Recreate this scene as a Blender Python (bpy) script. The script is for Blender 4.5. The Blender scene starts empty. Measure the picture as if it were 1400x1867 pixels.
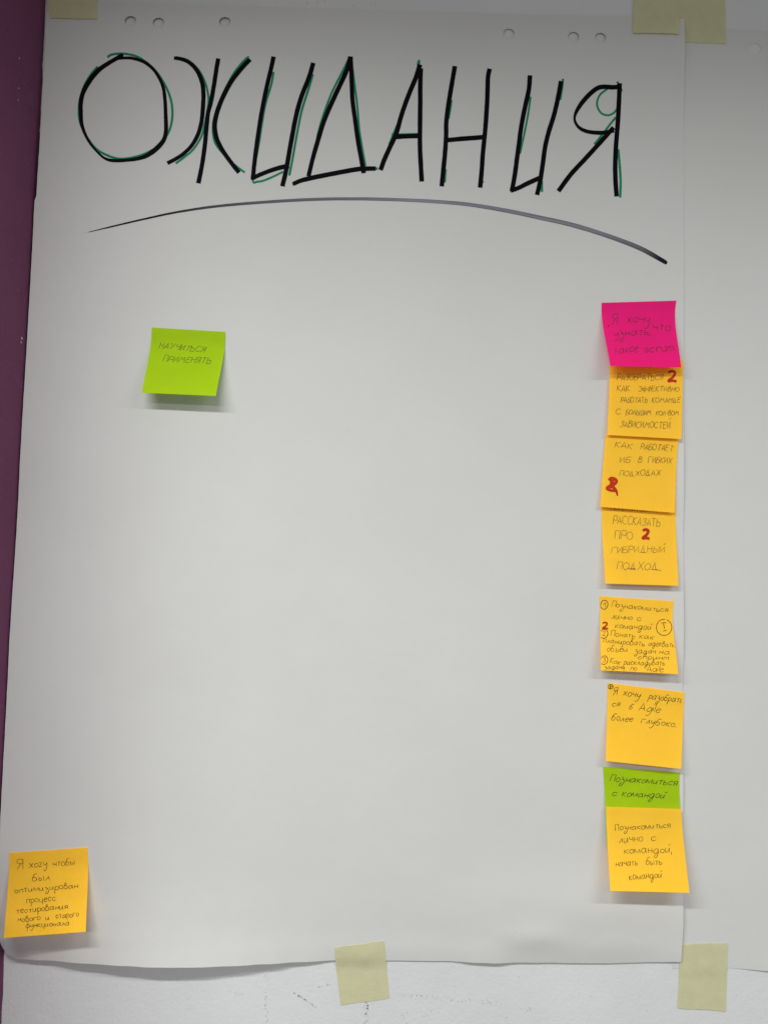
import bpy, bmesh, math, random
import numpy as np
from mathutils import Vector, Matrix, noise
from mathutils.geometry import delaunay_2d_cdt

random.seed(7)
scene = bpy.context.scene
COL = scene.collection

# ------------------------------------------------------------------ camera
LENS_PX, CX, CY = 1401.0, 700.0, 933.5          # focal length and centre in photo pixels (1400 x 1867)
ROT = (1.61903486, -0.02063199, -0.02074519)
CAM = np.array([0.35070653, -0.78850467, -0.571046])
cam_data = bpy.data.cameras.new('camera')
cam_data.sensor_fit = 'VERTICAL'
cam_data.sensor_height = 36.0
cam_data.lens = 36.0 * LENS_PX / 1867.0
cam_data.clip_start, cam_data.clip_end = 0.01, 50.0
cam = bpy.data.objects.new('camera', cam_data)
cam.location = CAM
cam.rotation_euler = ROT
COL.objects.link(cam)
scene.camera = cam

# ------------------------------------------------------------------ light
world = bpy.data.worlds.new('World')
scene.world = world
world.use_nodes = True
bgn = world.node_tree.nodes['Background']
bgn.inputs['Color'].default_value = (0.985, 0.985, 0.965, 1)
bgn.inputs['Strength'].default_value = 0.22

def area_light(name, loc, rot, sx, sy, power, color, spread=180):
    l = bpy.data.lights.new(name, 'AREA')
    l.shape = 'RECTANGLE'
    l.size, l.size_y = sx, sy
    l.energy = power
    l.color = color
    l.spread = math.radians(spread)
    o = bpy.data.objects.new(name, l)
    o.location = loc
    o.rotation_euler = rot
    COL.objects.link(o)
    return o

area_light('ceiling_strip_light', (-0.22, -0.92, 0.12), (0, 0, 0), 1.1, 0.07, 17.0, (0.98, 1.0, 0.975), 166)
area_light('ceiling_strip_light', (1.30, -0.92, 0.12), (0, 0, 0), 0.9, 0.07, 8.3, (0.98, 1.0, 0.975), 166)
area_light('far_fill_light', (-0.5, -3.0, 0.45), (0, 0, 0), 3.0, 0.3, 46.0, (0.99, 1.0, 0.975))  # unseen fill lamp, added to brighten the sheet and its top from the front

scene.render.engine = 'CYCLES'
scene.view_settings.view_transform = 'Standard'
scene.view_settings.look = 'None'
scene.view_settings.exposure = 0.0
scene.view_settings.gamma = 1.0
scene.cycles.max_bounces = 8
scene.cycles.transparent_max_bounces = 12

# ------------------------------------------------------------------ geometry helpers
def _rot(rx, ry, rz):
    c, s = math.cos, math.sin
    X = np.array([[1, 0, 0], [0, c(rx), -s(rx)], [0, s(rx), c(rx)]])
    Y = np.array([[c(ry), 0, s(ry)], [0, 1, 0], [-s(ry), 0, c(ry)]])
    Z = np.array([[c(rz), -s(rz), 0], [s(rz), c(rz), 0], [0, 0, 1]])
    return Z @ Y @ X
RM = _rot(*ROT)

def on_wall(px, py, d=0.0):
    """point of the plane d metres in front of the wall, measured on the photograph"""
    r = RM @ np.array([(px - CX) / LENS_PX, -(py - CY) / LENS_PX, -1.0])
    t = (-d - CAM[1]) / r[1]
    p = CAM + t * r
    return Vector((p[0], -d, p[2]))

def on_surface(px, py, depth, eps=0.0):
    d = 0.0
    p = on_wall(px, py, d)
    for _ in range(8):
        d = depth(p.x, p.z) + eps
        p = on_wall(px, py, d)
    return p

def interp(t, table):
    if t <= table[0][0]:
        return table[0][1]
    for (a, va), (b, vb) in zip(table, table[1:]):
        if t <= b:
            k = (t - a) / (b - a)
            k = k * k * (3 - 2 * k)
            return va + (vb - va) * k
    return table[-1][1]

def gauss(x, c, s):
    return math.exp(-((x - c) / s) ** 2)

def obj(name, verts, faces, mats, parent=None, smooth=True, uvs=None, matidx=None):
    me = bpy.data.meshes.new(name)
    me.from_pydata([tuple(v) for v in verts], [], faces)
    for m in (mats if isinstance(mats, (list, tuple)) else [mats]):
        me.materials.append(m)
    if uvs is not None:
        lay = me.uv_layers.new(name='UVMap')
        for lp in me.loops:
            lay.data[lp.index].uv = uvs[lp.vertex_index]
    for i, p in enumerate(me.polygons):
        p.use_smooth = smooth
        if matidx is not None:
            p.material_index = matidx[i]
    me.update()
    o = bpy.data.objects.new(name, me)
    COL.objects.link(o)
    if parent is not None:
        o.parent = parent
    return o

def tag(o, label=None, cat=None, group=None, kind=None):
    if label: o['label'] = label
    if cat: o['category'] = cat
    if group: o['group'] = group
    if kind: o['kind'] = kind
    return o

def thicken(o, t):
    """give a sheet its thickness behind its face; the cut edge keeps vertices of its own so the face shades evenly"""
    me = o.data
    me.calc_loop_triangles()
    nv = len(me.vertices)
    V = [v.co.copy() for v in me.vertices]
    F = [list(p.vertices) for p in me.polygons]
    MI = [p.material_index for p in me.polygons]
    NRM = [v.normal.copy() for v in me.vertices]
    edges = {}
    for f, mi in zip(F, MI):
        if mi: continue
        for a, b in zip(f, f[1:] + f[:1]):
            edges[(a, b)] = edges.get((a, b), 0) + 1
    rim = [e for e in edges if (e[1], e[0]) not in edges]
    nf = [NRM[i] if NRM[i].y < 0 else -NRM[i] for i in range(nv)]
    V2 = V + [V[i] - nf[i] * t for i in range(nv)]
    F2 = F + [[i + nv for i in reversed(f)] for f, mi in zip(F, MI) if not mi]
    MI2 = MI + [0] * (len(F2) - len(F))
    for a, b in rim:
        k = len(V2)
        V2 += [V[a], V[b], V2[b + nv], V2[a + nv]]
        F2.append([k + 1, k, k + 3, k + 2]); MI2.append(0)
    me.clear_geometry()
    me.from_pydata([tuple(v) for v in V2], [], F2)
    for i, p in enumerate(me.polygons):
        p.use_smooth = True
        p.material_index = MI2[i]
    me.update()
    return o

# ------------------------------------------------------------------ materials
def mat(name):
    m = bpy.data.materials.new(name)
    m.use_nodes = True
    nt = m.node_tree
    for n in list(nt.nodes):
        nt.nodes.remove(n)
    out = nt.nodes.new('ShaderNodeOutputMaterial')
    return m, nt, out

def N(nt, t, **kw):
    n = nt.nodes.new(t)
    for k, v in kw.items():
        if k in n.inputs:
            n.inputs[k].default_value = v
        else:
            setattr(n, k, v)
    return n

def surface_mat(name, c1, c2, rough=0.8, nscale=20.0, bump=None, spec=0.3, translucent=0.0, alpha=0.0, tcol=None, bumps=(), fluorescent=False):
    """base colour varying between c1 and c2 by noise in object space, one or more bump layers"""
    m, nt, out = mat(name)
    L = nt.links.new
    tc = N(nt, 'ShaderNodeTexCoord')
    n1 = N(nt, 'ShaderNodeTexNoise', Scale=nscale, Detail=5.0, Roughness=0.6)
    L(tc.outputs['Object'], n1.inputs['Vector'])
    ramp = N(nt, 'ShaderNodeValToRGB')
    ramp.color_ramp.elements[0].position = 0.35
    ramp.color_ramp.elements[1].position = 0.65
    ramp.color_ramp.elements[0].color = (*c1, 1)
    ramp.color_ramp.elements[1].color = (*c2, 1)
    L(n1.outputs['Fac'], ramp.inputs['Fac'])
    b = N(nt, 'ShaderNodeBsdfPrincipled')
    b.inputs['Roughness'].default_value = rough
    b.inputs['Specular IOR Level'].default_value = spec
    L(ramp.outputs['Color'], b.inputs['Base Color'])
    prev = None
    for (sc, det, dist, stretch) in bumps:
        mp = N(nt, 'ShaderNodeMapping')
        mp.inputs['Scale'].default_value = stretch
        L(tc.outputs['Object'], mp.inputs['Vector'])
        nn = N(nt, 'ShaderNodeTexNoise', Scale=sc, Detail=det, Roughness=0.55)
        L(mp.outputs['Vector'], nn.inputs['Vector'])
        bp = N(nt, 'ShaderNodeBump')
        bp.inputs['Strength'].default_value = 1.0
        bp.inputs['Distance'].default_value = dist
        L(nn.outputs['Fac'], bp.inputs['Height'])
        if prev: L(prev.outputs['Normal'], bp.inputs['Normal'])
        prev = bp
    if prev: L(prev.outputs['Normal'], b.inputs['Normal'])
    sh = b.outputs[0]
    if translucent:
        t = N(nt, 'ShaderNodeBsdfTranslucent')
        if tcol: t.inputs['Color'].default_value = (*tcol, 1)
        else: L(ramp.outputs['Color'], t.inputs['Color'])
        if fluorescent:                 # dyed note paper: bright in reflection and lets its colour through as well
            t.inputs['Color'].default_value = (*[v * translucent for v in c1], 1)
            for l in list(t.inputs['Color'].links): nt.links.remove(l)
            mx = N(nt, 'ShaderNodeAddShader')
            L(sh, mx.inputs[0]); L(t.outputs[0], mx.inputs[1])
        else:
            mx = N(nt, 'ShaderNodeMixShader')
            mx.inputs[0].default_value = translucent
            L(sh, mx.inputs[1]); L(t.outputs[0], mx.inputs[2])
        sh = mx.outputs[0]
    if alpha:
        t = N(nt, 'ShaderNodeBsdfTransparent')
        t.inputs['Color'].default_value = (0.98, 0.97, 0.86, 1)
        mx = N(nt, 'ShaderNodeMixShader')
        mx.inputs[0].default_value = alpha
        L(sh, mx.inputs[1]); L(t.outputs[0], mx.inputs[2])
        sh = mx.outputs[0]
    L(sh, out.inputs['Surface'])
    return m

ONE = (1, 1, 1)
M_WALL = surface_mat('white_wall_paint', (0.78, 0.79, 0.80), (0.83, 0.84, 0.85), 0.7, 6.0, spec=0.25,
                     bumps=((260, 6.0, 0.00034, ONE), (60, 3.0, 0.00042, ONE)))
M_PURPLE = surface_mat('purple_wall_paint', (0.170, 0.042, 0.114), (0.190, 0.049, 0.128), 0.65, 9.0, spec=0.25,
                       bumps=((300, 5.0, 0.0006, ONE), (55, 3.0, 0.0010, ONE)))
M_PAPER = surface_mat('flipchart_paper', (0.775, 0.772, 0.760), (0.800, 0.798, 0.788), 0.75, 5.0, spec=0.22, translucent=0.06,
                      bumps=((9, 3.0, 0.0016, ONE), (420, 4.0, 0.00010, ONE)))
def note_mat(name, c, t=0.50):
    c2 = tuple(min(1.0, v * 1.04) for v in c)
    return surface_mat(name, c, c2, 0.75, 30.0, spec=0.10, translucent=t, fluorescent=True, bumps=((35, 3.0, 0.0010, ONE), (500, 3.0, 0.00008, ONE)))
M_YELLOW = note_mat('yellow_note_paper', (0.81, 0.560, 0.047))
M_GREEN = note_mat('green_note_paper', (0.385, 0.56, 0.009))
M_PINK = note_mat('pink_note_paper', (0.74, 0.0150, 0.215))
M_TAPE = surface_mat('masking_tape', (0.83, 0.81, 0.53), (0.88, 0.86, 0.58), 0.6, 60.0, spec=0.2, alpha=0.32,
                     bumps=((160, 4.0, 0.00014, (1, 1, 3)), (40, 2.0, 0.0007, ONE)))

def ink(name, c, rough=0.5, spec=0.3):
    m, nt, out = mat(name)
    L = nt.links.new
    tc = N(nt, 'ShaderNodeTexCoord')
    n1 = N(nt, 'ShaderNodeTexNoise', Scale=70.0, Detail=4.0)
    L(tc.outputs['Object'], n1.inputs['Vector'])
    ramp = N(nt, 'ShaderNodeValToRGB')
    ramp.color_ramp.elements[0].color = (*[v * 0.7 for v in c], 1)
    ramp.color_ramp.elements[1].color = (*[v * 1.3 for v in c], 1)
    L(n1.outputs['Fac'], ramp.inputs['Fac'])
    b = N(nt, 'ShaderNodeBsdfPrincipled')
    b.inputs['Roughness'].default_value = rough
    b.inputs['Specular IOR Level'].default_value = spec
    L(ramp.outputs['Color'], b.inputs['Base Color'])
    L(b.outputs[0], out.inputs['Surface'])
    return m
M_BLACK = ink('black_marker_ink', (0.0035, 0.003, 0.006), 0.6, 0.05)
M_GREENINK = ink('green_marker_ink', (0.008, 0.27, 0.13), 0.6, 0.15)
M_RED = ink('red_marker_ink', (0.58, 0.035, 0.010), 0.6, 0.15)
M_PEN = ink('dark_pen_ink', (0.060, 0.040, 0.022), 0.6, 0.1)
M_PENCIL = ink('grey_pencil', (0.24, 0.150, 0.045), 0.6, 0.1)
M_PENCIL_GREEN = ink('grey_pencil_on_green', (0.11, 0.15, 0.03), 0.6, 0.1)
M_MARK = ink('wall_scuff', (0.58, 0.57, 0.565), 0.8, 0.1)
M_CHIP = ink('paint_chip', (0.62, 0.52, 0.56), 0.8, 0.1)

def dry_marker():
    """half-dry marker: long grey-violet streaks, darker rims, solid towards both ends of the stroke"""
    m, nt, out = mat('dry_marker_ink')
    L = nt.links.new
    uv = N(nt, 'ShaderNodeUVMap')
    mp = N(nt, 'ShaderNodeMapping')
    mp.inputs['Scale'].default_value = (6.0, 5.0, 1.0)
    L(uv.outputs[0], mp.inputs['Vector'])
    n1 = N(nt, 'ShaderNodeTexNoise', Scale=1.0, Detail=6.0, Roughness=0.7)
    L(mp.outputs[0], n1.inputs['Vector'])
    mp2 = N(nt, 'ShaderNodeMapping')
    mp2.inputs['Scale'].default_value = (500.0, 9.0, 1.0)
    L(uv.outputs[0], mp2.inputs['Vector'])
    n2 = N(nt, 'ShaderNodeTexNoise', Scale=1.0, Detail=3.0, Roughness=0.7)
    L(mp2.outputs[0], n2.inputs['Vector'])
    sep = N(nt, 'ShaderNodeSeparateXYZ')
    L(uv.outputs[0], sep.inputs[0])
    curve = N(nt, 'ShaderNodeValToRGB')            # how dry along the stroke
    cr = curve.color_ramp
    cr.elements[0].position, cr.elements[0].color = 0.0, (0, 0, 0, 1)
    cr.elements[1].position, cr.elements[1].color = 1.0, (0.0, 0.0, 0.0, 1)
    for p, v in ((0.12, 0.0), (0.28, 0.42), (0.42, 0.75), (0.55, 1.0), (0.88, 0.9), (0.95, 0.55), (0.985, 0.0)):
        e = cr.elements.new(p); e.color = (v, v, v, 1)
    L(sep.outputs['X'], curve.inputs['Fac'])
    rim = N(nt, 'ShaderNodeValToRGB')
    rr = rim.color_ramp
    rr.elements[0].position, rr.elements[0].color = 0.0, (0.35, 0.35, 0.35, 1)
    rr.elements[1].position, rr.elements[1].color = 1.0, (0.35, 0.35, 0.35, 1)
    for p, v in ((0.14, 0.8), (0.22, 1.0), (0.45, 0.9), (0.55, 1.0), (0.8, 1.0), (0.9, 0.7)):
        e = rr.elements.new(p); e.color = (v, v, v, 1)
    L(sep.outputs['Y'], rim.inputs['Fac'])
    add = N(nt, 'ShaderNodeMath', operation='ADD')
    L(n1.outputs['Fac'], add.inputs[0]); L(n2.outputs['Fac'], add.inputs[1])
    st = N(nt, 'ShaderNodeMapRange')
    st.inputs['From Min'].default_value, st.inputs['From Max'].default_value = 0.55, 1.25
    L(add.outputs[0], st.inputs['Value'])
    m1 = N(nt, 'ShaderNodeMath', operation='MULTIPLY')
    L(st.outputs[0], m1.inputs[0]); L(curve.outputs['Color'], m1.inputs[1])
    m2 = N(nt, 'ShaderNodeMath', operation='MULTIPLY')
    L(m1.outputs[0], m2.inputs[0]); L(rim.outputs['Color'], m2.inputs[1])
    col = N(nt, 'ShaderNodeValToRGB')
    col.color_ramp.elements[0].color = (0.010, 0.009, 0.016, 1)
    col.color_ramp.elements[1].color = (0.43, 0.42, 0.49, 1)
    L(m2.outputs[0], col.inputs['Fac'])
    b = N(nt, 'ShaderNodeBsdfPrincipled')
    b.inputs['Roughness'].default_value = 0.65
    b.inputs['Specular IOR Level'].default_value = 0.15
    L(col.outputs['Color'], b.inputs['Base Color'])
    L(b.outputs[0], out.inputs['Surface'])
    return m
M_DRY = dry_marker()

# ------------------------------------------------------------------ the two walls
def fleck(verts, faces, idx, place, px, py, r, k, stretch=1.0, ang=0.0):
    """one small irregular mark, a few tenths of a millimetre proud of the paint"""
    n = random.randint(5, 7)
    base = len(verts)
    for i in range(n):
        a = 2 * math.pi * i / n
        rr = r * random.uniform(0.45, 1.0)
        x, y = rr * math.cos(a) * stretch, rr * math.sin(a)
        verts.append(place(px + x * math.cos(ang) - y * math.sin(ang), py + x * math.sin(ang) + y * math.cos(ang)))
    faces.append(list(range(base, base + n))[::-1])
    idx.append(k)

wv = [(-0.02, 0, -1.35), (1.3, 0, -1.35), (1.3, 0, 0.4), (-0.02, 0, 0.4),
      (-0.02, 0.1, -1.35), (1.3, 0.1, -1.35), (1.3, 0.1, 0.4), (-0.02, 0.1, 0.4)]
wf = [[0, 1, 2, 3], [5, 4, 7, 6], [3, 2, 6, 7], [1, 0, 4, 5], [2, 1, 5, 6], [0, 3, 7, 4]]
wi = [0] * 6
pw = lambda x, y: on_wall(x, y, 0.0003)
for i in range(135):                                            # chipped vertical line below the sheet
    y = random.uniform(1742, 1880)
    fleck(wv, wf, wi, pw, 667 + random.gauss(0, 2.6), y, random.uniform(0.5, 1.5), 1, random.uniform(1, 2.4), random.uniform(-0.3, 1.3))
for i in range(34):
    fleck(wv, wf, wi, pw, 486 + random.gauss(0, 2.2), random.uniform(1766, 1880), random.uniform(0.4, 1.1), 1, 1.8, random.uniform(0.6, 1.8))
for i in range(28):                                             # short diagonal scuff
    t = random.random()
    fleck(wv, wf, wi, pw, 535 + 40 * t + random.gauss(0, .7), 1809 + 27 * t + random.gauss(0, 1.0), random.uniform(0.4, 1.3), 1, 2.4, 0.65)
for i in range(12):
    t = random.random()
    fleck(wv, wf, wi, pw, 578 + 27 * t, 1800 - 6 * t + random.gauss(0, .6), random.uniform(0.4, 1.0), 1, 2.6, -0.2)
for i in range(80):                                             # faint arc of scratches
    t = random.random()
    fleck(wv, wf, wi, pw, 735 + 245 * t + random.gauss(0, 4), 1815 + 22 * t * t + 8 * t + random.gauss(0, 2.5), random.uniform(0.3, 1.0), 1, 2.4, 0.25)
for i in range(26):
    fleck(wv, wf, wi, pw, random.uniform(730, 800), random.uniform(1840, 1872), random.uniform(0.3, 1.2), 1, 1.8, random.uniform(-1, 1))
for i in range(150):
    fleck(wv, wf, wi, pw, random.uniform(20, 1400), random.uniform(1775, 1885), random.uniform(0.3, 0.8), 1, 1.5, random.uniform(0, 3))
for px, py, r in ((442, 1812, 1.6), (430, 1811, 1.4), (343, 1839, 1.3), (923, 1855, 2.0), (829, 1798, 1.2), (1076, 1817, 1.2), (859, 1751, 1.1),
                  (645, 10, 1.5), (1258, 6, 1.2), (1306, 5, 1.2)):
    fleck(wv, wf, wi, pw, px, py, r, 1, 1.2, 1.0)
for i in range(22):
    fleck(wv, wf, wi, pw, random.uniform(480, 780), random.uniform(1, 9), random.uniform(0.3, 1.0), 1, 1.6, 1.3)
wall = obj('wall', wv, wf, [M_WALL, M_MARK], smooth=False, matidx=wi)
tag(wall, 'white painted wall with chipped scuff marks behind the taped paper', kind='structure')

pv, pf, pi_ = [], [], []
nz, ny = 300, 26
for i in range(nz + 1):
    z = -1.35 + 1.75 * i / nz
    for j in range(ny + 1):
        y = 0.004 - 0.22 * (j / ny) ** 1.5
        e = math.exp(y / 0.012) if y < 0 else 1.0               # uneven trowelled corner
        x = 0.0009 * e * noise.noise(Vector((0.0, y * 20, z * 38))) + 0.0005 * e * noise.noise(Vector((3.0, y * 30, z * 130)))
        pv.append((x, y, z))
for i in range(nz):
    for j in range(ny):
        a = i * (ny + 1) + j
        pf.append([a, a + ny + 1, a + ny + 2, a + 1]); pi_.append(0)
nb = len(pv)
pv += [(0, -0.216, -1.35), (0, -0.216, 0.4), (-0.1, -0.216, -1.35), (-0.1, -0.216, 0.4), (-0.1, 0.0, -1.35), (-0.1, 0.0, 0.4)]
pf += [[nb, nb + 1, nb + 3, nb + 2], [nb + 2, nb + 3, nb + 5, nb + 4]]
pi_ += [0, 0]
def on_purple(px, py):
    r = RM @ np.array([(px - CX) / LENS_PX, -(py - CY) / LENS_PX, -1.0])
    t = (0.0003 - CAM[0]) / r[0]
    return Vector(CAM + t * r)
for px, py, r in ((36, 106, 1.6), (35, 161, 1.4), (34, 182, 1.2), (41, 617, 2.3), (39.5, 624, 1.7), (41, 698, 0.9), (34, 529, 0.7), (21, 474, .6), (40, 705, .7),
                  (52, 560, .5), (20, 240, .5), (50, 300, .6)):
    fleck(pv, pf, pi_, on_purple, px, py, r, 1, 1.6, 1.3)
pwall = obj('purple_wall', pv, pf, [M_PURPLE, M_CHIP], matidx=pi_)
tag(pwall, 'deep purple painted side wall with small chipped specks', kind='structure')

# ------------------------------------------------------------------ main sheet
H_LEFT = [(-0.981, 3), (-0.972, 7), (-0.955, 15), (-0.93, 19), (-0.865, 23), (-0.69, 20), (-0.51, 14), (-0.24, 8), (-0.10, 3.5), (0, 1.0)]
B_LOW = [(0.0, 0), (0.04, 4), (0.085, 10), (0.12, 14), (0.155, 16.5), (0.19, 16.0), (0.225, 13), (0.26, 9), (0.29, 4.5), (0.33, 0.4), (0.38, 0.2),
         (0.44, 0.3), (0.47, 3.0), (0.485, 3.6), (0.51, 1.0), (0.55, 0.2), (0.70, 0.2)]
def sheet_depth(x, z):
    h = 0.0012
    h += 0.001 * interp(z, H_LEFT) * math.exp(-max(x, 0) / 0.07)
    h += 0.001 * interp(x, B_LOW) * math.exp(-(z + 0.981) / 0.055 if z > -0.981 else 0) * 1.0
    h += 0.0016 * gauss(z, -0.033, 0.016) * (0.7 + 0.6 * (noise.noise(Vector((x * 7, 2.0, 0))) + 0.3))     # hole strip stands off a little
    h += 0.0050 * gauss(x, 0.58, 0.11) * gauss(z, -0.930, 0.036)
    h += 0.0030 * gauss(x, 0.525, 0.030) * gauss(z, -0.955, 0.012)
    h += 0.0010 * gauss(x, 0.600, 0.050) * gauss(z, -0.962, 0.010)
    h += 0.0024 * math.exp(min(0.0, x - 0.675) / 0.022) * (1 / (1 + math.exp((z + 0.40) / 0.05))) * (0.55 + 0.45 * math.sin(z * 38 + 1.0))
    h += 0.0010 * (noise.noise(Vector((x * 5.0, z * 3.5, 1.3))) + 0.4)
    h += 0.00042 * noise.noise(Vector((x * 14.0, z * 9.0, 7.3)))
    h += 0.0009 * gauss(x, 0.45, 0.30) * gauss(z, -0.972, 0.012)
    h -= 0.0008 * (1 / (1 + math.exp(-(x - 0.335) / 0.010))) * math.exp(-(z + 0.981) / 0.02 if z > -0.981 else 0)
    return max(h, 0.0006) + 0.0012 * sm_((x - 0.655) / 0.008) * sm_((z + 0.12) / 0.06)

def sm_(t):
    t = min(1.0, max(0.0, t)); return t * t * (3 - 2 * t)

def cdt_sheet(outline, holes, step, xr, zr, depth, jitter=0.25):
    def inside(poly, x, z):
        c = False
        n = len(poly)
        j = n - 1
        for i in range(n):
            xi, zi = poly[i]; xj, zj = poly[j]
            if (zi > z) != (zj > z) and x < (xj - xi) * (z - zi) / (zj - zi) + xi:
                c = not c
            j = i
        return c
    oa = np.array(outline)
    def near(x, z):
        return math.sqrt(((oa - (x, z)) ** 2).sum(1).min())
    pts, edges = [], []
    def loop(poly):
        b = len(pts)
        pts.extend(poly)
        edges.extend([(b + i, b + (i + 1) % len(poly)) for i in range(len(poly))])
    loop(outline)
    for hpoly, _ in holes: loop(hpoly)
    x = xr[0]
    while x < xr[1]:
        z = zr[0]
        while z < zr[1]:
            xx, zz = x + random.uniform(-1, 1) * jitter * step, z + random.uniform(-1, 1) * jitter * step
            if inside(outline, xx, zz) and near(xx, zz) > 0.45 * step and all((xx - c[0]) ** 2 + (zz - c[1]) ** 2 > (c[2] * 1.25) ** 2 for _, c in holes):
                pts.append((xx, zz))
            z += step
        x += step
    r = delaunay_2d_cdt([Vector(p) for p in pts], edges, [], 0, 1e-7)
    vs, fs = r[0], r[2]
    keep = []
    for f in fs:
        cx = sum(vs[i].x for i in f) / len(f); cz = sum(vs[i].y for i in f) / len(f)
        if not inside(outline, cx, cz): continue
        if any((cx - c[0]) ** 2 + (cz - c[1]) ** 2 < (c[2] * 0.97) ** 2 for _, c in holes): continue
        keep.append(list(f)[::-1] if ((vs[f[1]] - vs[f[0]]).cross(vs[f[2]] - vs[f[0]]) < 0) else list(f))
    return [Vector((v.x, -depth(v.x, v.y), v.y)) for v in vs], keep

def densify(pts, step):
    out = []
    for a, b in zip(pts, pts[1:]):
        n = max(1, int(math.hypot(b[0] - a[0], b[1] - a[1]) / step))
        out += [(a[0] + (b[0] - a[0]) * i / n, a[1] + (b[1] - a[1]) * i / n) for i in range(n)]
    return out

def xz(px, py, d=0.0015):
    p = on_wall(px, py, d)
    return (p.x, p.z)

top_edge = [xz(x, y) for x, y in ((90, 3), (180, 5), (400, 11), (700, 18), (950, 26), (1150, 30), (1246, 36))]
right_edge = [xz(x, y) for x, y in ((1246, 36), (1246, 300), (1245, 900), (1244, 1400), (1243.5, 1640), (1242, 1700), (1239, 1752))]
XL = 0.0012
bottom_edge = [right_edge[-1], (0.60, -0.9812), (0.48, -0.9808), (0.35, -0.9808), (0.2, -0.981), (0.014, -0.981), (0.005, -0.976), (XL + 0.0006, -0.966), (XL, -0.95)]
left_edge = [(XL, -0.95), (XL, -0.5), (XL + .0004, -0.222), (XL + 0.0018, -0.216), (XL + 0.002, -0.15), (XL + 0.002, 0.0), top_edge[0]]
outline = densify(top_edge, .006) + densify(right_edge, .006) + densify(bottom_edge, .005) + densify(left_edge, .004)
outline = [(x + 0.00018 * noise.noise(Vector((x * 90, z * 90, 0))), z + 0.00025 * noise.noise(Vector((x * 60, z * 60, 5)))) for x, z in outline]
HOLE_R = 0.0061
def hole(px, py):
    cx_, cz_ = xz(px, py, 0.004)
    return ([(cx_ + HOLE_R * math.cos(2 * math.pi * i / 28), cz_ + HOLE_R * 0.94 * math.sin(2 * math.pi * i / 28)) for i in range(28)], (cx_, cz_, HOLE_R))
holes = [hole(*p) for p in ((238, 37), (289, 40), (410, 39), (928, 59), (1046, 65), (1095, 67))]
sv, sf = cdt_sheet(outline, holes, 0.0065, (0.0045, 0.676), (-0.979, 0.02), sheet_depth)
# small dark specks on the paper
sidx = [0] * len(sf)
def on_sheet(px, py, eps=0.00025):
    return on_surface(px, py, sheet_depth, eps)
for px, py, r in ((636, 787, 1.3), (166, 995, 1.0), (157, 423.6, 0.9), (160, 423, 0.8), (820, 1000, .5), (300, 880, .5), (540, 1280, .5), (960, 720, .5), (420, 1450, .6),
                  (84, 1020, .5), (700, 620, .45), (870, 1460, .5)):
    fleck(sv, sf, sidx, lambda x, y: on_sheet(x, y, 0.0004), px, py, r, 1, 1.3, 0.2)
sheet = obj('flipchart_sheet', sv, sf, [M_PAPER, M_MARK], matidx=sidx)
thicken(sheet, 0.00022)
tag(sheet, 'large white flipchart sheet titled in black marker, taped beside the purple wall', 'paper sheet')

# ------------------------------------------------------------------ second sheet, under the first one's right edge
def right_depth(x, z):
    h = 0.00035 + 0.00012 * (noise.noise(Vector((x * 6, z * 4, 11))) + 0.5)
    h += 0.0022 * max(0.0, (x - 0.728)) / 0.04 * math.exp(-(z + 0.988) / 0.05 if z > -0.988 else 0)
    h += 0.0012 * gauss(z, -0.05, 0.012) * (1 if x > 0.70 else 0)
    return h
r_top = [xz(1200, 44), xz(1325, 51), xz(1500, 60), xz(1900, 70)]
r_bot = [xz(1900, 1778, .002), xz(1400, 1770.5, .002), xz(1330, 1765.5, .001), xz(1226, 1766, .0005)]
r_out = densify(r_top, .01) + densify([r_top[-1], r_bot[0]], .01) + densify(r_bot, .006) + densify([r_bot[-1], r_top[0]], .01)
h2 = xz(1377, 88, 0.0015)
rv, rf = cdt_sheet(r_out, [([(h2[0] + HOLE_R * math.cos(2 * math.pi * i / 28), h2[1] + HOLE_R * math.sin(2 * math.pi * i / 28)) for i in range(28)], (h2[0], h2[1], HOLE_R))],
                   0.011, (0.65, 1.2), (-1.0, 0.0), right_depth)
rsheet = obj('flipchart_sheet', rv, rf, [M_PAPER])
thicken(rsheet, 0.0002)
tag(rsheet, 'blank white flipchart sheet at the right, tucked under the titled sheet', 'paper sheet')

# ------------------------------------------------------------------ tape
def tape(corners, depth, label, ragged=(1, 1)):
    """a torn strip: two clean long sides, ragged ends (top and bottom)"""
    nu, nv = 22, 26
    (tl, tr, br, bl) = corners
    vs, fs = [], []
    seed = random.random() * 50
    for j in range(nv + 1):
        v = j / nv
        for i in range(nu + 1):
            u = i / nu
            vv = v
            rag = 0.020 * noise.noise(Vector((u * 6, seed, 0))) + 0.011 * noise.noise(Vector((u * 22, seed, 3)))
            vv = v + ragged[0] * rag * (1 - v) + ragged[1] * (0.020 * noise.noise(Vector((u * 6, seed, 9))) + 0.011 * noise.noise(Vector((u * 22, seed, 13)))) * v
            uu = u + 0.006 * noise.noise(Vector((vv * 9, seed, 20 + round(u)))) * abs(2 * u - 1)
            px = (tl[0] * (1 - uu) + tr[0] * uu) * (1 - vv) + (bl[0] * (1 - uu) + br[0] * uu) * vv
            py = (tl[1] * (1 - uu) + tr[1] * uu) * (1 - vv) + (bl[1] * (1 - uu) + br[1] * uu) * vv
            vs.append(on_surface(px, py, depth, 0.0006 + 0.00015 * noise.noise(Vector((u * 5, v * 5, seed)))))
    for j in range(nv):
        for i in range(nu):
            a = j * (nu + 1) + i
            fs.append([a, a + nu + 1, a + nu + 2, a + 1])
    o = obj('masking_tape', vs, fs, M_TAPE)
    thicken(o, 0.00012)
    tag(o, label, 'masking tape')
    return o
SHEET_R = lambda z: right_edge[0][0]
def sm(t): 
    t = min(1, max(0, t)); return t * t * (3 - 2 * t)
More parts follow.
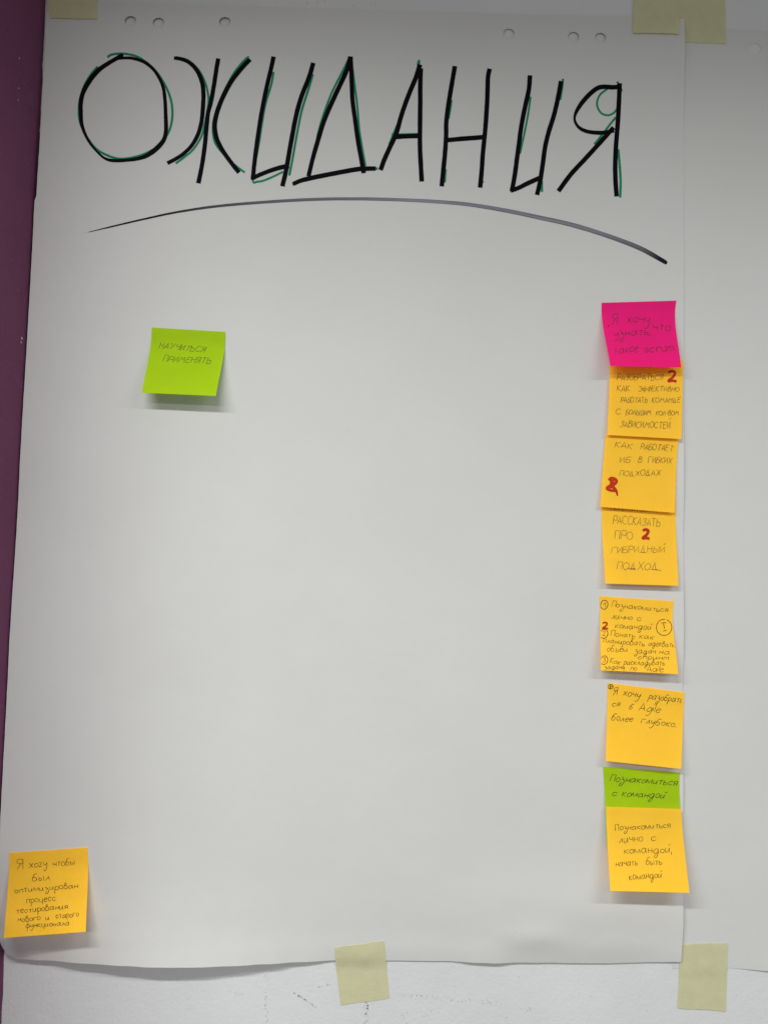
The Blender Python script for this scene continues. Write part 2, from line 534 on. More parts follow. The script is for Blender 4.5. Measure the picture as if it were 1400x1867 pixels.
Z_BOT = -0.981
def d_top(x, z):        # over the sheet's top edge down from the wall
    ztop = 0.002
    k = sm((ztop + 0.004 - z) / 0.006)
    return 0.0004 + sheet_depth(max(x, 0.003), min(z, -0.001)) * k
def d_top_main(x, z):
    zt = np.interp(x, [p[0] for p in top_edge], [p[1] for p in top_edge])
    return 0.0011 + sheet_depth(x, z) * sm((zt + 0.003 - z) / 0.005)
def d_low(x, z):
    return sheet_depth(x, max(z, Z_BOT)) * sm((z - Z_BOT + 0.010) / 0.013)
tape([(80, -60), (178, -62), (178, 34), (92, 33)], d_top, 'strip of masking tape at the top left beside the purple wall', (0, .5))
tape([(1155, -40), (1238.5, -40), (1238, 61), (1153.5, 59)], d_top_main, 'masking tape holding the top right corner of the titled sheet', (0, .6))
tape([(1231, -42), (1320, -42), (1323.5, 80), (1243.5, 76)], lambda x, z: 0.0004, 'masking tape on the top corner of the blank right sheet', (0, .5))
tape([(609, 1728), (700, 1716), (710, 1820), (621, 1833)], d_low, 'tilted masking tape over the bottom edge of the titled sheet', (1, 1))
tape([(1241, 1722), (1326, 1719), (1322, 1844), (1234.5, 1838)], lambda x, z: 0.0003 + right_depth(x, max(z, -0.9885)) * sm((z + 0.9985) / 0.012), 'masking tape at the lower left corner of the blank right sheet', (.6, .6))

# ------------------------------------------------------------------ marker strokes
def catmull(pts, n=6):
    P = [np.array(p, float) for p in pts]
    if len(P) < 3:
        a, b = P[0], P[-1]
        return [a + (b - a) * i / n for i in range(n + 1)]
    out = []
    closed = np.allclose(P[0][:2], P[-1][:2])
    for i in range(len(P) - 1):
        p1, p2 = P[i], P[i + 1]
        p0 = P[i - 1] if i > 0 else (P[-2] if closed else 2 * p1 - p2)
        p3 = P[i + 2] if i + 2 < len(P) else (P[1] if closed else 2 * p2 - p1)
        for k in range(n):
            t = k / n
            out.append(0.5 * ((2 * p1) + (p2 - p0) * t + (2 * p0 - 5 * p1 + 4 * p2 - p3) * t * t + (3 * p1 - p0 - 3 * p2 + p3) * t ** 3))
    out.append(P[-1])
    return out

def ribbon(verts, faces, uvs, pts, place, eps, across=1, wob=0.0):
    """a flat line of ink of varying width laid on a surface; pts = (px, py, width)"""
    n = len(pts)
    base = len(verts)
    L = 0.0
    total = sum(math.hypot(*(pts[i + 1][:2] - pts[i][:2])) for i in range(n - 1)) or 1.0
    for i in range(n):
        a, b = pts[max(0, i - 1)], pts[min(n - 1, i + 1)]
        t = b[:2] - a[:2]
        ln = np.linalg.norm(t)
        t = t / ln if ln > 1e-9 else np.array([1.0, 0])
        nn = np.array([-t[1], t[0]])
        if i: L += math.hypot(*(pts[i][:2] - pts[i - 1][:2]))
        w = pts[i][2]
        for k in range(across + 1):
            s = k / across - 0.5
            e = wob * noise.noise(Vector((L * 0.12, s * 9 + base, 0))) if wob and k in (0, across) else 0.0
            q = pts[i][:2] + nn * (s * w + (e if s > 0 else -e))
            verts.append(place(q[0], q[1], eps))
            uvs.append((L / total, k / across))
    m = across + 1
    for i in range(n - 1):
        for k in range(across):
            a = base + i * m + k
            faces.append([a, a + m, a + m + 1, a + 1])

A_ = lambda pts, w=None: [(130 + p[0] / 4, 80 + p[1] / 4, (p[2] if len(p) > 2 else w) / 4) for p in pts]
B_ = lambda pts, w=None: [(440 + p[0] / 4, 80 + p[1] / 4, (p[2] if len(p) > 2 else w) / 4) for p in pts]
C_ = lambda pts, w=None: [(680 + p[0] / 5, 90 + p[1] / 5, (p[2] if len(p) > 2 else w) / 5) for p in pts]
D_ = lambda pts, w=None: [(900 + p[0] / 5, 120 + p[1] / 5, (p[2] if len(p) > 2 else w) / 5) for p in pts]
BLACK = [
 ('O', [A_([(378, 76, 26), (345, 98, 30), (270, 142, 30), (200, 192, 34), (140, 262, 36), (90, 350, 34), (72, 430, 32), (72, 500, 30), (78, 580, 26), (100, 650, 22), (140, 725, 18), (190, 785, 16),
            (240, 830, 18), (300, 850, 24), (400, 848, 24), (480, 838, 26), (550, 815, 32), (620, 765, 36), (676, 700, 32), (692, 630, 30), (690, 520, 28), (684, 400, 26), (670, 310, 24), (635, 235, 22),
            (590, 175, 22), (530, 130, 24), (450, 105, 22), (390, 102, 20), (330, 108, 20)])]),
 ('ZH', [A_([(750, 102, 24), (800, 110, 26), (860, 135, 28), (915, 190, 30), (955, 280, 32), (965, 380, 32), (960, 480, 32), (950, 570, 30), (925, 660, 30), (880, 740, 28), (820, 800, 28), (760, 840, 28), (702, 870, 28)]),
         A_([(1073, 106, 32), (1060, 180, 32), (1045, 280, 32), (1020, 420, 32), (1000, 500, 30), (988, 600, 32), (975, 740, 32), (955, 880, 32), (928, 1016, 34)]),
         A_([(1305, 112, 32), (1240, 180, 34), (1170, 270, 34), (1110, 380, 34), (1070, 480, 34), (1050, 560, 34), (1048, 620, 34), (1065, 700, 34), (1110, 785, 32), (1170, 870, 32), (1224, 938, 32)])]),
 ('I', [B_([(236, 92, 32), (215, 190, 32), (180, 340, 32), (145, 520, 32), (115, 720, 32), (95, 880, 32), (84, 990, 32)]),
        B_([(74, 982, 30), (150, 948, 30), (230, 917, 32), (310, 896, 34), (350, 893, 30)]),
        B_([(525, 138, 34), (495, 240, 34), (440, 380, 34), (405, 500, 34), (375, 650, 34), (350, 790, 34), (325, 930, 34), (300, 1038, 34)])]),
 ('D', [B_([(796, 92, 34), (765, 200, 34), (705, 330, 34), (650, 450, 34), (600, 570, 34), (560, 700, 34), (520, 840, 32), (490, 965, 32)]),
        B_([(797, 92, 32), (802, 200, 32), (805, 300, 32), (812, 420, 32), (830, 560, 32), (850, 700, 34), (875, 840, 34), (893, 942, 34)]),
        B_([(377, 1022, 30), (430, 998, 32), (500, 980, 34), (620, 955, 34), (740, 932, 34), (860, 912, 34), (980, 908, 32)])]),
 ('A', [B_([(1302, 150, 34), (1270, 250, 34), (1220, 370, 34), (1170, 510, 34), (1130, 650, 34), (1080, 760, 34), (1040, 850, 34), (1015, 920, 34)]),
        B_([(1308, 178, 34), (1304, 300, 34), (1304, 450, 34), (1302, 600, 34), (1302, 750, 34), (1308, 880, 34), (1315, 1003, 34)]),
        B_([(1120, 677, 36), (1200, 673, 34), (1295, 670, 34)])]),
 ('N', [C_([(745, 152, 42), (720, 300, 42), (690, 480, 42), (668, 650, 42), (665, 800, 42), (655, 950, 42), (640, 1100, 42), (625, 1248, 42)]),
        C_([(1062, 176, 42), (1046, 260, 42), (1042, 400, 42), (1035, 550, 42), (1020, 750, 42), (1000, 950, 42), (990, 1100, 42), (975, 1260, 42)]),
        C_([(665, 828, 40), (800, 815, 42), (900, 808, 42), (1012, 798, 42)])]),
 ('I', [D_([(329, 86, 42), (318, 220, 42), (285, 370, 42), (250, 550, 42), (230, 700, 42), (210, 850, 42), (190, 1000, 42), (163, 1146, 42)]),
        D_([(152, 1138, 40), (230, 1110, 40), (320, 1065, 42), (425, 1018, 42)]),
        D_([(612, 138, 42), (590, 260, 42), (550, 440, 42), (500, 600, 42), (465, 750, 42), (445, 900, 42), (420, 1060, 42), (393, 1176, 42)])]),
 ('YA', [D_([(1145, 158, 42), (1140, 300, 42), (1130, 500, 42), (1118, 650, 42), (1108, 800, 42), (1105, 950, 42), (1110, 1080, 42), (1118, 1190, 42)]),
         D_([(1150, 190, 40), (1080, 195, 42), (1000, 190, 42), (940, 205, 42), (870, 260, 42), (800, 340, 40), (755, 410, 32), (735, 470, 24), (745, 520, 24), (780, 565, 30), (840, 595, 34), (920, 608, 36), (1010, 608, 38), (1095, 588, 36)]),
         D_([(1090, 562, 40), (1020, 640, 42), (930, 740, 42), (820, 860, 42), (700, 990, 42), (588, 1142, 42)])]),
]
GREEN = [
 [A_([(265, 97), (300, 77), (380, 71), (470, 88), (550, 135), (620, 200), (680, 290), (720, 380), (738, 470), (735, 560), (710, 645), (655, 725), (590, 775), (500, 815), (400, 836), (330, 834), (260, 810), (190, 770),
      (130, 700), (80, 610), (60, 540), (58, 460), (66, 400), (92, 318), (140, 230), (196, 165)], 13)],
 [A_([(765, 96), (850, 118), (930, 190), (980, 290), (1002, 400), (990, 500), (968, 610), (945, 685), (890, 770), (830, 822), (763, 872)], 12),
  A_([(1296, 100), (1285, 100), (1235, 150), (1170, 240), (1090, 400), (1042, 540), (1034, 640), (1055, 730), (1130, 825), (1200, 888), (1266, 937)], 12)],
 [B_([(236, 205), (218, 300), (172, 460), (130, 720), (85, 985), (120, 1004), (170, 994), (240, 964), (305, 932)], 12),
  B_([(522, 220), (490, 330), (440, 490), (402, 680), (372, 850), (350, 960)], 13)],
 [B_([(788, 100), (728, 220), (658, 360), (598, 520), (558, 660), (545, 760)], 12),
  B_([(800, 96), (826, 300), (845, 450), (862, 640), (905, 890)], 12), B_([(970, 906), (994, 911)], 14), B_([(372, 1024), (392, 1022)], 12)],
 [B_([(1296, 116, 11), (1292, 140, 18), (1290, 170, 16)]), B_([(1152, 555), (1115, 640), (1078, 735)], 12), B_([(1094, 660), (1200, 657), (1290, 655)], 9)],
 [C_([(716, 460), (706, 540), (690, 630)], 12), C_([(662, 1090), (655, 1212)], 14), C_([(1003, 1200), (1000, 1215)], 14)],
 [D_([(334, 280), (312, 440), (277, 620), (238, 800)], 14), D_([(629, 117), (622, 200), (604, 310)], 15), D_([(436, 1050), (438, 1148)], 17)],
 [D_([(1122, 143), (1150, 190), (1166, 232)], 15), D_([(1040, 205), (970, 260), (940, 330), (950, 390), (985, 435), (1040, 450), (1090, 430), (1120, 395)], 14),
  D_([(1112, 468), (1060, 530), (1000, 610), (915, 715)], 15), D_([(1132, 760), (1145, 900), (1154, 1050), (1150, 1200)], 17)],
]
NAMES = {'O': 'first round letter', 'ZH': 'letter of two arcs around a stem'}
for k, strokes in enumerate(GREEN):
    for s, st in enumerate(strokes):
        v, f, u = [], [], []
        ribbon(v, f, u, [q * np.array([1, 1, 1.28]) for q in catmull(st, 6)], on_sheet, 0.00024 + 0.000004 * s, 1, 0.12)
        obj('green_stroke', v, f, M_GREENINK, sheet, uvs=u)
for k, (nm, strokes) in enumerate(BLACK):
    v, f, u = [], [], []
    for s, st in enumerate(strokes):
        ribbon(v, f, u, catmull(st, 6), on_sheet, 0.00030 + 0.000015 * s, 1, 0.22)
    o = obj('black_letter', v, f, M_BLACK, sheet, uvs=u)
UL = [(140 + x / 2.5, 340 + y / 2.5, w / 2.5) for x, y, w in ((55, 208, 2), (150, 185, 6), (300, 150, 8), (450, 118, 9), (620, 92, 11), (800, 75, 12), (1000, 62, 13), (1150, 56.5, 13), (1290, 56, 13))]
UL += [(660 + x / 2.333, 340 + y / 2.333, w / 2.333) for x, y, w in ((40, 53, 13), (150, 56, 13), (300, 63, 14), (450, 76, 15), (600, 100, 16), (750, 131, 17), (900, 165, 18), (1050, 212, 18), (1180, 262, 19), (1270, 311, 18), (1290, 323, 16), (1296, 326, 10))]
v, f, u = [], [], []
ribbon(v, f, u, catmull(UL, 8), on_sheet, 0.0003, 4, 0.15)
o = obj('underline', v, f, M_DRY, sheet, uvs=u)
o['label'] = 'long curved underline in half dry grey marker'

# ------------------------------------------------------------------ handwriting: single-stroke letter shapes
# each point is two hex digits (x, y); '~' smooths a stroke; capitals stand on y=2 with tops at 9,
# small letters stand on y=4 with x-height 8 and capitals' height at b
CAPS = {
 'А': '02 39 62|14 54', 'Б': '59 09 02|~06 36 55 53 32 02', 'В': '02 09|~09 39 48 37 06|~06 46 54 42 02', 'Г': '02 09 59', 'Д': '12 39 52|02 72',
 'Е': '59 09 02 52|06 46', 'З': '~08 29 58 26 55 43 22 03', 'И': '09 02 59 52', 'Й': '09 02 59 52|3b 5d', 'К': '09 02|59 06 52', 'Л': '02 39 62',
 'М': '02 29 45 69 82', 'Н': '09 02|06 56|59 52', 'О': '~39 07 04 32 64 67 39', 'П': '02 09 59 52', 'Р': '02 09|~09 49 57 45 06', 'С': '~68 39 07 04 32 63',
 'Т': '09 69|39 32', 'У': '09 35|69 12', 'Х': '09 62|69 02', 'Ч': '09 06 56|59 52', 'Ш': '09 02 82 89|49 42', 'Ы': '09 02|~06 36 44 32 02|69 62',
 'Ь': '09 02|~06 46 54 42 02', 'Э': '~08 39 67 64 32 03|36 66', 'Ф': '~37 17 05 33 65 57 37|3a 31', 'Я': '59 52|~59 19 07 26 56|36 02', 'A': '02 39 62|14 54',
 '-': '05 35',
}
LOW = {
 'а': '~57 38 17 05 24 45 57|~58 55 64', 'б': '~5b 2b 07 05 24 45 47 28 07', 'в': '~04 0a 2b 29 08|~08 38 46 34 04', 'г': '04 08 48', 'ȝ': '~08 28 27 04|04 34',
 'д': '~57 38 17 05 24 45 57|~58 53 30 11 33 65', 'е': '~06 47 38 18 06 14 34 45', 'ё': '~06 47 38 18 06 14 34 45|0a 1a|3a 4a', 'з': '~08 28 36 16|~16 36 45 42 20 01 23',
 'и': '~08 05 14 35 48|~48 45 54', 'й': '~08 05 14 35 48|~48 45 54|3a 5b', 'к': '08 04|48 06 44', 'л': '~04 15 38|38 44', 'м': '04 08|08 34 68 64', 'н': '08 04|06 46|48 44',
 'о': '~28 07 05 24 45 47 28', 'п': '04 08 48 44', 'р': '08 00|~07 28 47 45 24 05', 'с': '~47 28 07 05 24 45', 'т': '08 48|28 24', 'ţ': '04 08|~07 28 34|~37 58 64',
 'у': '~08 06 25 47|~48 43 20 01', 'ф': '3b 30|~38 17 05 24 44 65 57 38', 'х': '08 44|48 04', 'ц': '08 04 44|48 44 41', 'ч': '08 06 46|48 44', 'ш': '08 04 64 68|38 34',
 'ы': '08 04|~06 26 35 24 04|58 54', 'ь': '08 04|~06 36 45 34 04', 'ъ': '08 18 14|~16 46 55 44 14', 'я': '48 44|~48 18 07 26 46|26 04',
 's': '~47 28 07 36 45 24 05', 'c': '~47 28 07 05 24 45', 'r': '08 04|~06 28 47', 'u': '~08 05 24 45|48 44', 'm': '08 04|~07 28 34|~37 58 64',
 'g': '~57 38 17 05 24 45 57|~58 53 30 11', 'i': '08 04|0a 0b', 'l': '0c 04', 'e': '~06 47 38 18 06 14 34 45', ',': '~05 04 02', '.': '04 14', '1': '08 2b 24', '2': '~09 2b 4a 26 04|04 54', '3': '~0a 2b 4a 28 46 24 05',
}
def glyph(ch):
    if ch in CAPS: s, off = CAPS[ch], 2
    else: s, off = LOW[ch], 4
    strokes, w = [], 0
    for st in s.split('|'):
        sm_ = st.startswith('~')
        pts = [(int(p[0], 16), int(p[1], 16) - off) for p in st.lstrip('~').split()]
        w = max(w, max(p[0] for p in pts))
        strokes.append((sm_, pts))
    return strokes, w

def word_strokes(text, p0, p1, cap, slant, width):
    """strokes of one handwritten word between two baseline points, in photo pixels"""
    gl = [glyph(c) for c in text]
    gap = 1.7
    total = sum(g[1] for g in gl) + gap * (len(gl) - 1)
    p0, p1 = np.array(p0, float), np.array(p1, float)
    ln = np.linalg.norm(p1 - p0)
    ex = (p1 - p0) / ln
    ey = np.array([ex[1], -ex[0]])
    sx, sy = ln / max(total, 1e-6), cap / 7.0
    out, x = [], 0.0
    for strokes, w in gl:
        k = random.uniform(0.88, 1.12); dy = random.uniform(-0.45, 0.45); ds = random.uniform(-0.10, 0.10)
        for smf, pts in strokes:
            q = []
            for (a, b) in pts:
                a += random.uniform(-0.15, 0.15); b += random.uniform(-0.15, 0.15)
                X = (x + a) * sx + (slant + ds) * b * sy
                q.append(np.append(p0 + ex * X + ey * ((b * k + dy) * sy), 0.70 * width * random.uniform(0.75, 1.2)))
            if smf: q = catmull(q, 4)
            else:
                r = []
                for a, b in zip(q, q[1:]): r += [a, (a + b) / 2 + np.array([random.uniform(-.12, .12), random.uniform(-.12, .12), 0])]
                q = r + [q[-1]]
            out.append(q)
        x += w + gap
    return out

def ellipse(cx, cy, rx, ry, w, tilt=0.3, gap=0.0):
    n = 14
    pts = []
    for i in range(n + 1):
        a = -1.2 + (2 * math.pi + 0.25 - gap) * i / n
        x, y = rx * math.cos(a), ry * math.sin(a)
        pts.append((cx + x + tilt * -y * 0.3, cy + y, w))
    return catmull(pts, 3)

# ------------------------------------------------------------------ sticky notes
def inv_bilinear(tl, tr, br, bl, p):
    u = v = 0.5
    for _ in range(8):
        q = (tl * (1 - u) + tr * u) * (1 - v) + (bl * (1 - u) + br * u) * v
        du = (tr - tl) * (1 - v) + (br - bl) * v
        dv = (bl * (1 - u) + br * u) - (tl * (1 - u) + tr * u)
        J = np.array([[du[0], dv[0]], [du[1], dv[1]]])
        s = np.linalg.solve(J, p - q)
        u += s[0]; v += s[1]
    return u, v

def note(label, group, corners, lift, material, lines, pen, penw, slant, base=0.0006, bow=(0, 0), sag=0.0, start=0.2, power=1.35, red=(), under=None, corner_curl=0.0):
    """a square note stuck along its top edge, its lower edge standing off the paper by lift (left, right) metres"""
    tl, tr, br, bl = [np.array(c, float) for c in corners]
    seed = random.random() * 40
    def prof(v):
        t = max(0.0, (v - start) / (1 - start))
        return t ** power
    def depth_uv(u, v, p):
        d = sheet_depth(max(0.003, min(p.x, 0.674)), p.z) if p.x < 0.676 else right_depth(p.x, p.z) + 0.0014
        d += base + (lift[0] * (1 - u) + lift[1] * u) * prof(v)
        d += sag * prof(v) * 4 * u * (1 - u)
        d += 0.0005 * noise.noise(Vector((u * 2.2, v * 2.2, seed))) * min(1, v * 2)
        d += corner_curl * max(0.0, (u - 0.8) / 0.2) ** 2 * max(0.0, (0.25 - v) / 0.25) ** 1.5
        return d
    def surf(px, py, u, v, eps=0.0):
        p = on_wall(px, py, 0.003)
        for _ in range(6):
            p = on_wall(px, py, depth_uv(u, v, p) + eps)
        return p
    def pix(u, v):
        # sides bend: the stuck strip hangs straight, the free part swings
        b = np.array([(bow[0] * (1 - u) + bow[1] * u) * 6.75 * v * (1 - v) ** 2, 0.0])
        return (tl * (1 - u) + tr * u) * (1 - v) + (bl * (1 - u) + br * u) * v + b
    n = 22
    vs, fs = [], []
    for j in range(n + 1):
        for i in range(n + 1):
            u, v = i / n, j / n
            q = pix(u, v)
            vs.append(surf(q[0], q[1], u, v))
    for j in range(n):
        for i in range(n):
            a = j * (n + 1) + i
            fs.append([a, a + n + 1, a + n + 2, a + 1])
    o = obj('sticky_note', vs, fs, material)
    thicken(o, 0.00014)
    tag(o, label, 'sticky note', group)
    def place(px, py, eps):
        u, v = inv_bilinear(tl, tr, br, bl, np.array([px, py]))
        b = (bow[0] * (1 - u) + bow[1] * u) * 6.75 * max(0, min(1, v)) * (1 - max(0, min(1, v))) ** 2
        u, v = inv_bilinear(tl, tr, br, bl, np.array([px - b, py]))
        u2, v2 = min(0.992, max(0.008, u)), min(0.992, max(0.008, v))
        if (u2, v2) != (u, v):
            q = pix(u2, v2); px, py = q[0], q[1]
        return surf(px, py, u2, v2, eps)
    for words in lines:
        v, f, uv = [], [], []
        k = 0
        for wd in words:
            if wd[0] == 'ellipse':
                st = [ellipse(*wd[1:])]
            elif wd[0] == 'stroke':
                st = [catmull([np.append(np.array(q, float), wd[2]) for q in wd[1]], 3)]
            else:
                text, x0, y0, x1, y1, cap = wd[:6]
                st = word_strokes(text, (x0, y0), (x1, y1), cap, wd[6] if len(wd) > 6 else slant, penw)
            for s in st:
                ribbon(v, f, uv, [np.array(q) for q in s], place, 0.00018 + 0.000002 * (k % 20)); k += 1
        obj('handwritten_line', v, f, pen, o)
    for strokes in red:
        v, f, uv = [], [], []
        for k, s in enumerate(strokes):
            ribbon(v, f, uv, catmull(s, 6), place, 0.00026 + 0.00001 * k)
        obj('red_number', v, f, M_RED, o)
    return o

def red_two(x0, y0, x1, y1, w):
    X = lambda t: x0 + w / 2 + (x1 - x0 - w) * t
    Y = lambda t: y0 + w / 2 + (y1 - y0 - w) * t
    pts = [(0.02, 0.14), (0.3, 0.0), (0.72, 0.05), (0.8, 0.28), (0.5, 0.62), (0.08, 0.86), (0.08, 1.0), (0.5, 0.93), (1.0, 1.02)]
    return [[(X(a), Y(b), w * k) for (a, b), k in zip(pts, (0.9, 1, 1.05, 1, 1, 0.95, 0.9, 1, 1.05))]]

G = 'sticky notes on the flipchart sheet'
note('lime green note alone on the open upper left of the sheet', G, [(277, 597), (411, 605), (394, 722), (259, 716)], (0.0205, 0.0205), M_GREEN,
     [[('НАУЧИТЬСЯ', 290, 635, 372, 642, 10.5)], [('ПРИМЕНЯТЬ', 297, 659, 383, 663, 10.5)]], M_PENCIL_GREEN, 1.1, 0.38, bow=(3.0, 3.4))
# column on the right, lowest layer first
note('yellow note fourth from the top reading ПРО 2 ГИБРИДНЫЙ ПОДХОД', G, [(1096, 914), (1231, 916), (1236, 1068), (1103, 1064)], (0.007, 0.008), M_YELLOW,
     [[('ПОПЫТАТЬСЯ', 1113, 931, 1186, 933, 10)], [('РАССКАЗАТЬ', 1117, 955, 1202, 959, 14)], [('ПРО', 1120, 982.5, 1152, 984, 15)],
      [('ГИБРИДНЫЙ', 1114, 1008, 1210, 1007.5, 12)], [('ПОДХОД', 1124, 1038, 1198, 1039, 14), ('stroke', [(1143, 1036), (1158, 1036.5)], 1.0), ('stroke', [(1187, 1038), (1205, 1040)], 1.0)]],
     M_PENCIL, 1.2, 0.12, base=0.0004, red=[red_two(1168.5, 963, 1186, 984.5, 5.2)], bow=(-1.2, -1.0))
note('yellow note third from the top with a smeared red number', G, [(1104, 791), (1236.5, 801), (1229, 935), (1094, 924)], (0.0035, 0.003), M_YELLOW,
     [[('КАК', 1120, 815.4, 1151, 818.6, 10), ('РАБОТАЕТ', 1167, 818.6, 1225, 823.4, 11)], [('ИБ', 1129, 842.7, 1147, 843, 10), ('В', 1162.5, 843, 1168.5, 843, 10), ('ГИБКИХ', 1181, 844.3, 1223, 844.3, 11)],
      [('ПОДХОДАХ', 1129, 867.6, 1203, 866.8, 10.5)]], M_PENCIL, 1.25, 0.2, base=0.0016,
     red=[[[(1109, 875.5, 5), (1114, 872, 6), (1121, 874, 6), (1123, 878, 6), (1118, 883.5, 6), (1110, 887, 6), (1106.5, 890.5, 6), (1113, 894, 5), (1124, 895, 4.5)],
           [(1114, 872, 6.5), (1115, 880, 7), (1112, 890, 6)], [(1115, 885, 5.5), (1120, 891, 5.5), (1123.5, 896, 4.5), (1125, 904, 2.5)]]], bow=(-0.6, -1.2))
note('yellow note right under the pink one with a red 2 at its top', G, [(1112, 652), (1245, 657), (1241.5, 800.5), (1107, 793)], (0.003, 0.0034), M_YELLOW,
     [[('РАЗОБРАТЬСЯ', 1124, 692.8, 1207, 693.3, 10.5)], [('КАК', 1124, 713.4, 1147, 713.4, 10), ('ЭФФЕКТИВНО', 1163, 713.4, 1237, 713, 8.5)],
      [('РАБОТАТЬ', 1131, 734, 1179, 733.5, 10), ('КОМАНДЕ', 1188, 734, 1239, 734, 8.5)], [('С', 1122, 755.3, 1130, 755.3, 10), ('БОЛЬШИМ', 1140, 756.5, 1186, 756.5, 9), ('КОЛ-ВОМ', 1195, 757, 1236, 757, 8)],
      [('ЗАВИСИМОСТЕЙ', 1129.5, 778.4, 1220, 781.4, 11)]], M_PENCIL, 1.25, 0.15, base=0.0024, red=[red_two(1215.5, 674.5, 1235, 697.5, 4.6)], power=1.6)
note('bright pink note at the top of the right hand column', G, [(1096.5, 552), (1232.5, 548), (1241, 670), (1112, 667)], (0.019, 0.013), M_PINK,
     [[('Я', 1115, 590.5, 1124.5, 589.7, 20), ('хочу', 1142.5, 586.8, 1183, 588, 17)], [('узнать,', 1119, 614, 1184, 609.4, 15.5), ('что', 1189, 600.9, 1220, 603.5, 15.5)],
      [('такое', 1119, 645.3, 1163, 640.5, 15), ('scrum', 1174, 642.3, 1228, 638.6, 15)], [('stroke', [(1108, 593.2), (1110, 595)], 2.2)]], M_PEN, 1.2, 0.12, base=0.0006, bow=(-3.4, -5.0), start=0.12, power=1.2)
note('yellow note crowded with a numbered list of three points', G, [(1092.5, 1086.5), (1228, 1096), (1235.5, 1229), (1095, 1222)], (0.011, 0.012), M_YELLOW,
     [[('ellipse', 1101, 1102.5, 6.7, 8.2, 1.1), ('1', 1098.5, 1106.5, 1103, 1106.5, 9), ('Познакомиться', 1114, 1106, 1216, 1116.4, 10.5)],
      [('лично', 1114, 1128.6, 1151.8, 1130.4, 11), ('с', 1161, 1131.6, 1167.5, 1132, 10)], [('командой', 1121, 1145, 1186, 1148, 11), ('ellipse', 1210, 1143.8, 14, 14.8, 1.1, 0.0, 0.5),
       ('stroke', [(1204.6, 1136), (1209, 1135.3), (1213.7, 1135.3)], 1.1), ('stroke', [(1208.9, 1136.5), (1210.7, 1146)], 1.1), ('stroke', [(1208.3, 1150.4), (1214.3, 1149.2)], 1.1)],
      [('ellipse', 1100.4, 1155.5, 7.2, 8.2, 1.1), ('2', 1097.8, 1158.5, 1103.5, 1158.5, 8), ('Понять', 1113, 1159.5, 1156.6, 1163.8, 11), ('как', 1165, 1163.8, 1190, 1165.6, 10)],
      [('планировать', 1099, 1171, 1174, 1177.8, 10), ('адекватн', 1181, 1177, 1228.5, 1180, 10)], [('объём', 1106.3, 1188, 1142, 1188.7, 11), ('задач', 1156.6, 1191, 1194, 1191.7, 10), ('на', 1201, 1192.3, 1219.5, 1193, 10)],
      [('спринţ', 1162.7, 1201.4, 1218.6, 1203.3, 9)], [('ellipse', 1101, 1203.6, 6.4, 7.9, 1.1), ('3', 1098.5, 1207.5, 1103, 1207.5, 8), ('Как', 1111, 1208.7, 1130, 1211.8, 11), ('раскладывать', 1136.6, 1211.8, 1211, 1213, 10.5)],
      [('задачу', 1101.4, 1219.6, 1137, 1220.4, 8.5), ('по', 1149, 1222.3, 1160, 1222.6, 9), ('Agile', 1178, 1224, 1208.5, 1224.8, 10.5)]], M_PEN, 1.05, 0.15, red=[red_two(1096.5, 1133.5, 1109.5, 1147.5, 2.9)], bow=(0.4, -4.6), start=0.12)
note('yellow note with three written lines and an empty lower half', G, [(1107, 1245), (1246, 1262), (1241, 1402), (1104, 1387.5)], (0.008, 0.0085), M_YELLOW,
     [[('ellipse', 1112.4, 1252, 4.6, 4.0, 1.2), ('stroke', [(1112.6, 1248.5), (1112.2, 1256)], 1.2), ('stroke', [(1109, 1252.5), (1116, 1251.6)], 1.0), ('Я', 1117, 1267.6, 1124, 1266.5, 14), ('хочу', 1135, 1268.5, 1165, 1272, 12.5), ('разобрать', 1181.5, 1274, 1243, 1281.5, 12.5)],
      [('ся', 1115.5, 1287.6, 1128, 1288.5, 10.5), ('б', 1146, 1293, 1151.5, 1293.4, 9.5), ('Agile', 1164, 1295, 1202, 1298.5, 13)], [('более', 1113.7, 1313, 1151.5, 1315.9, 11.5), ('глубоко.', 1167.4, 1318.6, 1232.5, 1325.9, 11.5)]],
     M_PEN, 1.25, 0.28, bow=(0.6, 0.6))
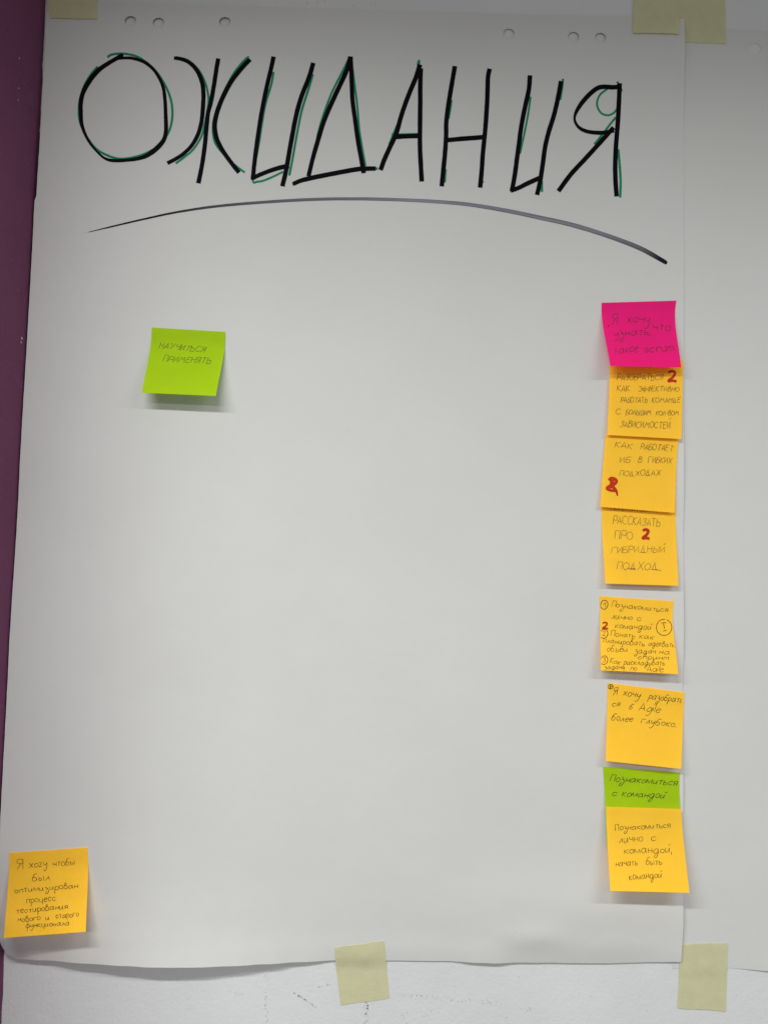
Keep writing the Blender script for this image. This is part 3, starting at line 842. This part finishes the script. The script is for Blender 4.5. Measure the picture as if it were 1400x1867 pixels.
note('lime green note half covered by the lowest yellow note', G, [(1099, 1398), (1238.5, 1409), (1244, 1548), (1106.5, 1546)], (0.005, 0.004), M_GREEN,
     [[('Познакомиться', 1111, 1424, 1232, 1432, 12.5)], [('с', 1115.5, 1450, 1123, 1450.6, 12.5), ('командой', 1133, 1451.5, 1210, 1455.4, 13)]], M_PEN, 1.35, 0.38, base=0.0005, bow=(0.2, -2.0))
note('yellow note lowest in the right hand column, overlapping the green one', G, [(1104.3, 1471), (1241, 1475), (1256, 1628), (1112, 1624.5)], (0.015, 0.015), M_YELLOW,
     [[('Познакомиться', 1121.3, 1514.2, 1221.5, 1509, 11.5)], [('лично', 1128.4, 1537, 1171, 1533.3, 13.5), ('с', 1187.5, 1533, 1195.5, 1532.4, 13)], [('командой,', 1138, 1556, 1223.4, 1554.4, 13.5)],
      [('начать', 1122.3, 1579.4, 1161.4, 1577, 13), ('быть', 1177, 1577, 1206, 1576.4, 12.5)], [('командой', 1147.2, 1604, 1205.5, 1600.3, 13.5)]], M_PEN, 1.15, 0.05, base=0.0046, start=0.08, bow=(-0.8, -1.2))
note('yellow note by the purple wall near the bottom left corner', G, [(18, 1555), (160, 1545), (157, 1699), (8, 1710)], (0.019, 0.021), M_YELLOW,
     [[('Я', 32, 1585, 42.5, 1584.3, 17), ('хоȝу', 54.5, 1581.4, 86, 1580, 13), ('чтобы', 98, 1580, 136.4, 1576, 12.5)], [('был', 60, 1606.4, 90.5, 1605, 12.5)], [('оптимизирован', 28, 1627.9, 142.5, 1618.8, 10.5)],
      [('процесс', 49.5, 1646.4, 102, 1641.6, 11.5)], [('тестирования', 31, 1665.5, 123.5, 1656.5, 10.5)], [('нового', 34, 1680.5, 74, 1677.4, 10.5), ('и', 84.3, 1677, 90.5, 1676.5, 10), ('старого', 103, 1674.3, 144, 1670.8, 10.5)],
      [('функционала', 47.5, 1691.2, 127, 1687.2, 10.5)]], M_PEN, 1.25, 0.08, bow=(1.5, 2.2), start=0.14)
